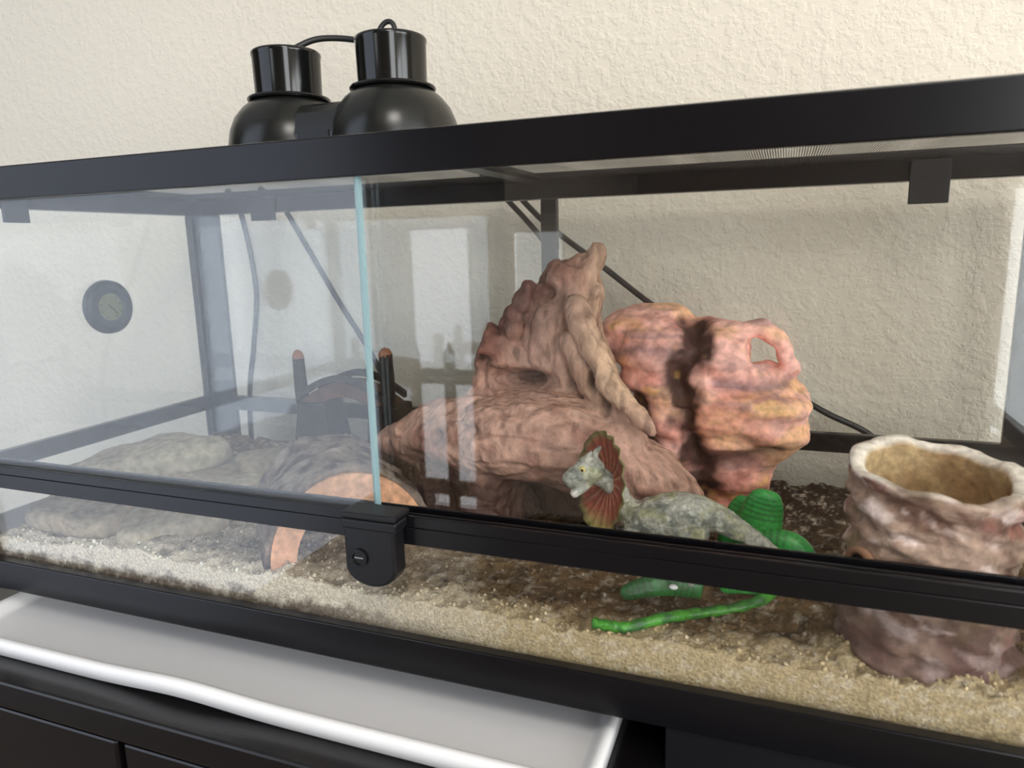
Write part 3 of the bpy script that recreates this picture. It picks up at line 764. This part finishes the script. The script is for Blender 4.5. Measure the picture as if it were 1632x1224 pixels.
# ------------------------------------------------------------------ toy dinosaur
M_dino = vmat('grey_green_rubber', .6, .35, .5, 330)
dy = .105
dn = thing('toy_dinosaur', 'grey-green toy dinosaur figurine with a spread red-brown neck frill', 'toy', (.83, dy, H(.83, dy)))
bm = bmesh.new()
def db(pts, rads, n=5, seg=14): bm_tube(bm, smooth_path(pts, n), interp_rad(rads, n), seg)
db([(.786, dy+.006, .172), (.793, dy+.003, .162), (.808, dy+.002, .154), (.833, dy+.004, .157), (.853, dy+.006, .161), (.879, dy+.008, .158), (.911, dy+.006, .143), (.940, dy, .126), (.962, dy-.008, .110)],
   [.010, .012, .018, .0220, .0205, .0130, .0085, .0052, .002])
db([(.790, dy+.006, .172), (.778, dy-.003, .188), (.766, dy-.009, .198)], [.009, .009, .010])
bm_ell(bm, (.7625, dy-.012, .2015), (.0145, .0125, .0140))
db([(.760, dy-.014, .200), (.749, dy-.020, .195), (.742, dy-.025, .190)], [.0115, .0095, .0060])          # snout
db([(.760, dy-.013, .189), (.753, dy-.018, .182), (.747, dy-.022, .177)], [.0065, .0058, .0038])           # jaw
db([(.765, dy-.007, .211), (.768, dy-.005, .218), (.771, dy-.003, .222)], [.0045, .0034, .0018])           # crests
db([(.760, dy-.018, .211), (.763, dy-.017, .217), (.766, dy-.016, .220)], [.0040, .0030, .0016])
for s in (-1, 1):
    yy = dy+.006+s*.015
    db([(.855, yy-s*.004, .152), (.858, yy, .135), (.845, yy+s*.003, .119), (.858, yy+s*.004, .104), (.846, yy+s*.004, .094)], [.015, .013, .0085, .006, .0055])
    db([(.850, yy+s*.004, .095), (.836, yy+s*.005, .0925), (.828, yy+s*.006, .0915)], [.0055, .0045, .003])
    db([(.806, yy-s*.004, .150), (.798, yy+s*.001, .139), (.790, yy+s*.001, .131), (.780, yy+s*.001, .130)], [.009, .0065, .005, .0035])
me = remeshed(bm, .0016, 3)
V = coords(me); N = normals(me)
V = V + N*(.0011*fbm(V, 130, 3, 3.)+.0007*fbm(V, 380, 2, 5.))[:, None]; set_coords(me, V)
c = mixc(np.tile(lin(158, 158, 146), (len(V), 1)), np.tile(lin(112, 116, 108), (len(V), 1)), sstep(-.2, .3, fbm(V, 120, 4, 8.)))
c = mixc(c, np.tile(lin(194, 194, 182), (len(V), 1)), sstep(.1, .5, fbm(V, 160, 3, 18.))*.7)
c = mixc(c, np.tile(lin(158, 158, 112), (len(V), 1)), sstep(.15, .5, fbm(V, 60, 3, 28.))*.5)
c = mixc(c, np.tile(lin(216, 214, 206), (len(V), 1)), np.exp(-(((V-np.array((.750, dy-.02, .179)))/np.array((.008, .012, .005)))**2).sum(1)))
set_cols(me, c); body = link_mesh('body', me, M_dino, dn, smooth=True)
# frill: a fan-shaped scalloped dish round the neck
fc = Vector((.7775, dy-.002, .187)); fn = Vector((-.66, -.74, .10)).normalized()
fs_ = fn.cross(Vector((0, 0, 1))).normalized(); fu = fs_.cross(fn)
fs_ = -fs_ if fs_.x < 0 else fs_
bm = bmesh.new(); NA, NR = 72, 10; G = {}
for sgn in (0, 1):
    for i in range(NR+1):
        for k in range(NA):
            a = 2*math.pi*k/NA; t = i/NR
            ray_ = .0016*math.cos(a*18)*t
            rad = (.006+.031*t)*(1+.035*abs(math.sin(a*9))*(t > .9))
            p = fc + fs_*(rad*math.cos(a)*1.0) + fu*(rad*math.sin(a)*1.32) + fn*(.010*t*t+ray_ - sgn*(.0022*(1-t)+.0012))
            G[sgn, i, k] = bm.verts.new(p)
for sgn in (0, 1):
    for i in range(NR):
        for k in range(NA): bm.faces.new((G[sgn, i, k], G[sgn, i, (k+1) % NA], G[sgn, i+1, (k+1) % NA], G[sgn, i+1, k]))
for k in range(NA):
    for i in (0, NR): bm.faces.new((G[0, i, k], G[0, i, (k+1) % NA], G[1, i, (k+1) % NA], G[1, i, k]))
me = to_mesh(bm, 'frill'); V = coords(me); dv = V-np.array(fc)
u_ = dv@np.array(fs_); w_ = (dv@np.array(fu))/1.32; rd = np.hypot(u_, w_)/.037; an = np.arctan2(w_, u_)
c = np.tile(lin(140, 66, 48), (len(V), 1))
c = mixc(c, np.tile(lin(196, 150, 116), (len(V), 1)), sstep(.55, .95, np.cos(an*18))*sstep(1.0, .3, rd)*.75)
c = mixc(c, np.tile(lin(104, 106, 62), (len(V), 1)), sstep(.86, .98, rd))
c = mixc(c, np.tile(lin(170, 160, 96), (len(V), 1)), sstep(-.020, -.034, w_)*.7)
set_cols(me, c); link_mesh('frill', me, vmat('frill_rubber', .55, .35, .2, 200), dn, smooth=True)
for s in (-1, 1):
    ec = Vector((.7615, dy-.012, .2040)) + Vector((.0, -.0105 if s < 0 else .0105, .0)) + Vector((-.003 if s < 0 else -.006, 0, 0))
    bm = bmesh.new(); bm_ell(bm, ec, (.0034,)*3, sub=2)
    e = link_mesh('eye', to_mesh(bm), mat('eye_yellow', lin(196, 178, 108), .3), dn, smooth=True)
    bm = bmesh.new(); bm_ell(bm, ec+Vector((0, s*.0022, 0)), (.0016,)*3, sub=2)
    link_mesh('pupil', to_mesh(bm), M_collar, e, smooth=True)

# ------------------------------------------------------------------ green plastic plant
M_green = vmat('green_plastic', .4, .5, .15, 300)
pl = thing('plastic_plant', 'bright green ribbed plastic plant with a runner trailing on the sand', 'plant', (.93, .14, H(.93, .14)))
def leaf(base, tip, bend, wid, thick, name='leaf', shade=1.0):
    A, B, Bd = Vector(base), Vector(tip), Vector(bend)
    pts = smooth_path([A, Bd, B], 16); n = len(pts); vs = []; fs = []; seg = 20
    for i, p in enumerate(pts):
        t = i/(n-1); tg = (pts[min(i+1, n-1)]-pts[max(i-1, 0)]).normalized()
        vw = Vector((.05, -1, .15)); sx = tg.cross(vw).normalized(); nz = sx.cross(tg)
        w = wid*(math.sin(math.pi*min(1, t*.82+.18))**.36)*(1 if t < .98 else .6)+.0008; rib = 1+.016*math.sin(t*math.pi*34)
        for k in range(seg):
            a = 2*math.pi*k/seg; vs.append(p+sx*(w*rib*math.cos(a))+nz*(thick*(w/wid)*rib*math.sin(a)))
    for i in range(n-1):
        for k in range(seg): fs.append((i*seg+k, i*seg+(k+1) % seg, (i+1)*seg+(k+1) % seg, (i+1)*seg+k))
    fs.append(tuple(range(seg-1, -1, -1))); fs.append(tuple((n-1)*seg+k for k in range(seg)))
    me = bpy.data.meshes.new(name); me.from_pydata([tuple(v) for v in vs], [], fs); me.update()
    V = coords(me); tt = np.repeat(np.linspace(0, 1, n), seg)
    c = mixc(np.tile(lin(46, 146, 60), (len(V), 1)), np.tile(lin(16, 80, 36), (len(V), 1)), sstep(-.2, -.9, np.sin(tt*math.pi*34))*.8)
    c = mixc(c, np.tile(lin(24, 104, 52), (len(V), 1)), sstep(0, .5, fbm(V, 60, 3, 4.))*.5); set_cols(me, c*shade)
    return link_mesh(name, me, M_green, pl, smooth=True)
leaf((.912, .142, .095), (.921, .136, .182), (.915, .142, .145), .020, .010)
leaf((.908, .133, .126), (.962, .116, .100), (.944, .127, .128), .017, .009)
leaf((.895, .152, .095), (.905, .154, .168), (.897, .154, .132), .019, .008)
leaf((.930, .120, .094), (.882, .100, .099), (.905, .108, .104), .013, .005)
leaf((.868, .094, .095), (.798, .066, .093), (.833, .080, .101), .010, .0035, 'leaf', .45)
bm = bmesh.new()
vp = [(.781, .032), (.797, .030), (.812, .033), (.841, .049), (.866, .072), (.902, .094), (.928, .115), (.925, .140)]
pts = smooth_path([(x, y, H(x, y)+.004) for x, y in vp], 10)
bm_tube(bm, pts, [.0050+.0005*math.sin(i*1.15) for i in range(len(pts))], 10)
me = to_mesh(bm); V = coords(me)
set_cols(me, mixc(np.tile(lin(70, 150, 44), (len(V), 1)), np.tile(lin(34, 96, 40), (len(V), 1)), sstep(-.1, .4, fbm(V, 90, 3, 2.))))
link_mesh('runner', me, M_green, pl, smooth=True)

# small white pebble in front of the dinosaur
bm = bmesh.new(); px, py = 0.8450, .0730; bm_ell(bm, (px, py, 0.1040), (.0042, .003, .0024), (0, .2, .4), 3)
o = link_mesh('pebble', to_mesh(bm), mat('white_pebble', (.8, .8, .8), .5, var=.05), origin=(px, py, 0.1020), smooth=True)
tag(o, 'tiny white chip lying on the green leaf below the dinosaur', 'pebble')

# ------------------------------------------------------------------ bridge ornament at the back left
M_orn = mat('dark_brown_resin', lin(40, 34, 34), .7, .25, bump=.5, bscale=120, var=.25, vscale=60)
M_tip = mat('orange_tip', lin(150, 96, 66), .6)
M_deck = mat('brown_deck', lin(92, 62, 48), .7, .2, bump=.4, bscale=150, var=.2)
oy = .325
on = thing('bridge_ornament', 'dark resin arched bridge ornament with tall posts against the back glass', 'ornament', (.335, oy, H(.335, oy)))
def post(xb, xt, yb, ztop, rb, rt):
    bm = bmesh.new(); bm_tube(bm, smooth_path([(xb, yb, .09), ((xb+xt)/2, yb, .17), (xt, yb, ztop)], 5), interp_rad([rb, (rb+rt)/2, rt], 5), 9)
    me = to_mesh(bm); V = coords(me); N = normals(me); set_coords(me, V+N*(.0018*fbm(V, 70, 3, xb*40))[:, None])
    p = link_mesh('post', me, M_orn, on, smooth=True)
    bm = bmesh.new(); bm_lathe(bm, [(rt*1.01, -.003), (rt*1.0, .002), (rt*.6, .008), (.001, .010)], (xt, yb, ztop), 12); link_mesh('tip', to_mesh(bm), M_tip, p, smooth=True)
post(.262, .258, oy+.004, .258, .012, .0085)
post(.414, .410, oy-.002, .266, .013, .0095)
def span(z_off, th, y0_, y1_, name, m):
    bm = bmesh.new(); n = 18; g = []
    for i in range(n+1):
        t = i/n; x = .262+.150*t; z = .205+z_off+.030*math.sin(math.pi*t)
        g.append([bm.verts.new(p) for p in ((x, y0_, z), (x, y1_, z), (x, y1_, z-th), (x, y0_, z-th))])
    for i in range(n):
        for k in range(4): bm.faces.new((g[i][k], g[i][(k+1) % 4], g[i+1][(k+1) % 4], g[i+1][k]))
    bm.faces.new(g[0]); bm.faces.new(g[-1][::-1])
    return link_mesh(name, to_mesh(bm), m, on, bevel=.001)
span(.0, .010, oy-.014, oy-.004, 'handrail', M_orn)
span(.0, .010, oy+.040, oy+.050, 'handrail', M_orn)
span(-.012, .022, oy-.004, oy+.04, 'deck', M_deck)
for (xa, xb) in ((.244, .322), (.372, .432)):
    bm = bmesh.new()
    bot_ = [(xa, oy-.012), (xb, oy-.012), (xb, oy+.046), (xa, oy+.046)]
    k_ = .016 if xa < .3 else .008
    tp_ = [(xa+k_, oy-.010), (xb-k_, oy-.010), (xb-k_, oy+.044), (xa+k_, oy+.044)]
    vb = [bm.verts.new((x, y, .09)) for x, y in bot_]; vt = [bm.verts.new((x, y, .192)) for x, y in tp_]
    bm.faces.new(vb[::-1]); bm.faces.new(vt)
    for i in range(4): bm.faces.new((vb[i], vb[(i+1) % 4], vt[(i+1) % 4], vt[i]))
    link_mesh('pier', to_mesh(bm), M_orn, on, bevel=.004)

# ------------------------------------------------------------------ round gauge on the left pane
gc = Vector((.0180, .2175, .339))
gg = thing('dial_gauge', 'round black dial gauge stuck on the left glass pane', 'gauge', gc)
bm = bmesh.new(); bm_lathe(bm, [(.0, 0), (.037, 0), (.0385, .003), (.0375, .010), (.033, .0135), (.026, .0140), (.022, .0120), (.0195, .0100), (.0, .0100)], gc, 48, 'x', False)
link_mesh('gauge_case', to_mesh(bm), mat('gauge_black', (.018, .024, .030), .35, .5), gg, smooth=True)
bm = bmesh.new(); bm_lathe(bm, [(.0, .0100), (.0195, .0100), (.0195, .0106), (.0, .0106)], gc, 40, 'x', False)
dl = link_mesh('dial_face', to_mesh(bm), mat('olive_dial', lin(120, 124, 92), .6), gg)
for k in range(9):
    a = math.radians(-60+k*37.5); r0_, r1_ = .0145, .0180
    p = [Vector((gc.x+.0107, gc.y+r*math.cos(a), gc.z+r*math.sin(a))) for r in (r0_, r1_)]
    bm = bmesh.new(); bm_tube(bm, p, .0005, 5); link_mesh('tick', to_mesh(bm), M_collar, dl)
bm = bmesh.new(); bm_tube(bm, [gc+Vector((.0112, -.004, .004)), gc+Vector((.0112, .010, -.010))], .0007, 5); link_mesh('needle', to_mesh(bm), M_collar, dl)

# ------------------------------------------------------------------ double dome lamp on the lid
ly, lz = .20, HT+.0005
lp = thing('double_dome_lamp', 'glossy black twin dome heat lamp standing on the tank lid', 'lamp', (.444, ly, lz))
for xc in (.375, .513):
    bm = bmesh.new(); bm_lathe(bm, [(.068, 0), (.0715, .0), (.0725, .008), (.0720, .026), (.069, .042), (.063, .056), (.054, .067), (.046, .0735), (.040, .0765), (.038, .0765), (.044, .0715), (.060, .053), (.068, .028), (.068, .002)], (xc, ly, lz), 64, 'z', False)
    dm = link_mesh('dome', to_mesh(bm), M_dome, lp, smooth=True)
    bm = bmesh.new(); bm_lathe(bm, [(.036, .0755), (.0465, .0755), (.0475, .0775), (.0465, .0795), (.036, .0795)], (xc, ly, lz), 48); link_mesh('collar', to_mesh(bm), M_collar, dm, smooth=False)
    bm = bmesh.new(); bm_lathe(bm, [(.030, .0795), (.0372, .0795), (.0378, .0815), (.0385, .124), (.0393, .1255), (.0393, .1285), (.0380, .130), (.004, .1305)], (xc, ly, lz), 56)
    cp = link_mesh('socket_cap', to_mesh(bm), M_gloss, lp, smooth=True)
    for p in cp.data.polygons: p.use_smooth = abs(p.normal.z) < .9
    bm = bmesh.new(); bm_lathe(bm, [(.001, .022), (.012, .024), (.024, .034), (.030, .048), (.026, .060), (.013, .074), (.013, .086)], (xc, ly, lz), 28); link_mesh('bulb', to_mesh(bm), M_white, dm, smooth=True)
# saddle that joins the two domes
bm = bmesh.new(); prof = [(-.056, .0), (-.056, .030), (-.050, .052), (-.038, .064), (.038, .064), (.050, .052), (.056, .030), (.056, .0)]
ga = [bm.verts.new((.412, ly+y, lz+z)) for y, z in prof]; gb = [bm.verts.new((.476, ly+y, lz+z)) for y, z in prof]
bm.faces.new(ga); bm.faces.new(gb[::-1])
for i in range(len(ga)): bm.faces.new((ga[i], gb[i], gb[(i+1) % len(ga)], ga[(i+1) % len(ga)]))
sd = link_mesh('saddle', to_mesh(bm), M_dome, lp, bevel=.006)
boxes('rating_plate', [((.424, ly-.0572, lz+.006), (.464, ly-.0558, lz+.032))], M_blackm, sd)
bm = bmesh.new(); bm_tube(bm, smooth_path([(.380, ly, lz+.128), (.388, ly+.006, lz+.137), (.408, ly+.02, lz+.1465), (.440, ly+.035, lz+.146), (.475, ly+.045, lz+.136), (.500, ly+.06, lz+.118), (.52, ly+.10, lz+.06), (.53, .3, lz+.02), (.545, D+.012, lz+.006), (.55, D+.025, lz-.03)], 8), .0035, 8)
link_mesh('cord', to_mesh(bm), M_cord, lp, smooth=True)
bm = bmesh.new(); bm_tube(bm, smooth_path([(.503, ly, lz+.128), (.500, ly, lz+.139), (.507, ly+.002, lz+.1475), (.515, ly+.004, lz+.1455), (.519, ly+.005, lz+.128)], 8), .0028, 8)
link_mesh('hanging_loop', to_mesh(bm), M_cord, lp, smooth=True)

# ------------------------------------------------------------------ cords hanging behind the tank
def cord(pts, r, label):
    bm = bmesh.new(); bm_tube(bm, smooth_path(pts, 8), r, 8)
    o = link_mesh('power_cord', to_mesh(bm), M_cord, origin=pts[-1], smooth=True)
    tag(o, label, 'cord', 'cords hanging behind the tank')
cy_ = .455
cord([(.070, D+.006, .512), (.073, cy_-.01, .49), (.080, cy_, .420), (.086, cy_, .34), (.070, cy_, .25), (.053, cy_, .175), (.046, cy_, .09), (.045, cy_, -.026)], .0045, 'black cord hanging straight down beside the back left corner post')
cord([(.135, D+.006, .512), (.150, cy_-.005, .49), (.163, cy_, .472), (.240, cy_, .345), (.321, cy_, .214), (.345, cy_+.005, .10), (.350, cy_, -.026)], .0045, 'black cord slanting down behind the bridge ornament')
cord([(.520, D+.006, .512), (.545, cy_-.004, .48), (.575, cy_, .448), (.600, cy_+.005, .417), (.630, cy_+.012, .37), (.66, cy_+.015, .30), (.69, cy_+.015, .10), (.69, cy_, -.026)], .0042, 'short black cord vanishing behind the center post and driftwood trunk')
cord([(.550, D+.006, .512), (.566, cy_-.005, .482), (.600, cy_, .446), (.621, cy_, .429), (.690, cy_, .378), (.768, cy_, .319), (.880, cy_, .247), (.980, cy_, .190), (1.05, cy_+.005, .15), (1.10, cy_, .06), (1.11, cy_, -.026)], .0042, 'long black cord slanting down behind the red rock hide')

# ------------------------------------------------------------------ white tray
def tray():
    tx0, tx1, ty0, ty1 = .020, .803, -.058, .150
    prof = [(0, -.0285), (0, -.0150), (.0015, -.0125), (.006, -.0120), (.0095, -.0130), (.013, -.0180), (.017, -.0225), (.022, -.0245)]
    vs = []; fs = []; per = None
    def rr(ins, z):
        x0, x1, y0, y1 = tx0+ins, tx1-ins, ty0+ins, ty1-ins; rad = max(.028-ins, .008); pts = []
        nlong = 60
        def arc(cx, cy, a0):
            for k in range(9):
                a = a0+math.pi/2*k/8; pts.append((cx+rad*math.cos(a), cy+rad*math.sin(a)))
        arc(x1-rad, y1-rad, 0); arc(x0+rad, y1-rad, math.pi/2); arc(x0+rad, y0+rad, math.pi)
        for k in range(1, nlong): pts.append((x0+rad+(x1-x0-2*rad)*k/nlong, y0))
        arc(x1-rad, y0+rad, 3*math.pi/2)
        out = []
        for x, y in pts:
            w = math.exp(-((x-.38)/.075)**2)*sstep(.03, -.05, np.array([y]))[0]*.0065
            out.append((x, y-w*.4, z+w*(1 if ins < .012 else .3)))
        return out
    rings = [rr(i, z) for i, z in prof]
    # underside
    rings = [rr(.020, -.0290), rr(.004, -.0290)] + rings
    n = len(rings[0])
    for r in rings: vs += r
    for i in range(len(rings)-1):
        for k in range(n): fs.append((i*n+k, i*n+(k+1) % n, (i+1)*n+(k+1) % n, (i+1)*n+k))
    fs.append(tuple((len(rings)-1)*n+k for k in range(n))); fs.append(tuple(range(n-1, -1, -1)))
    me = bpy.data.meshes.new('tray'); me.from_pydata(vs, [], fs); me.update(); return me
tr = link_mesh('white_tray', tray(), M_white, origin=(.41, .04, -.03), smooth=True)
tag(tr, 'shallow white plastic tray pushed under the front of the tank', 'tray')
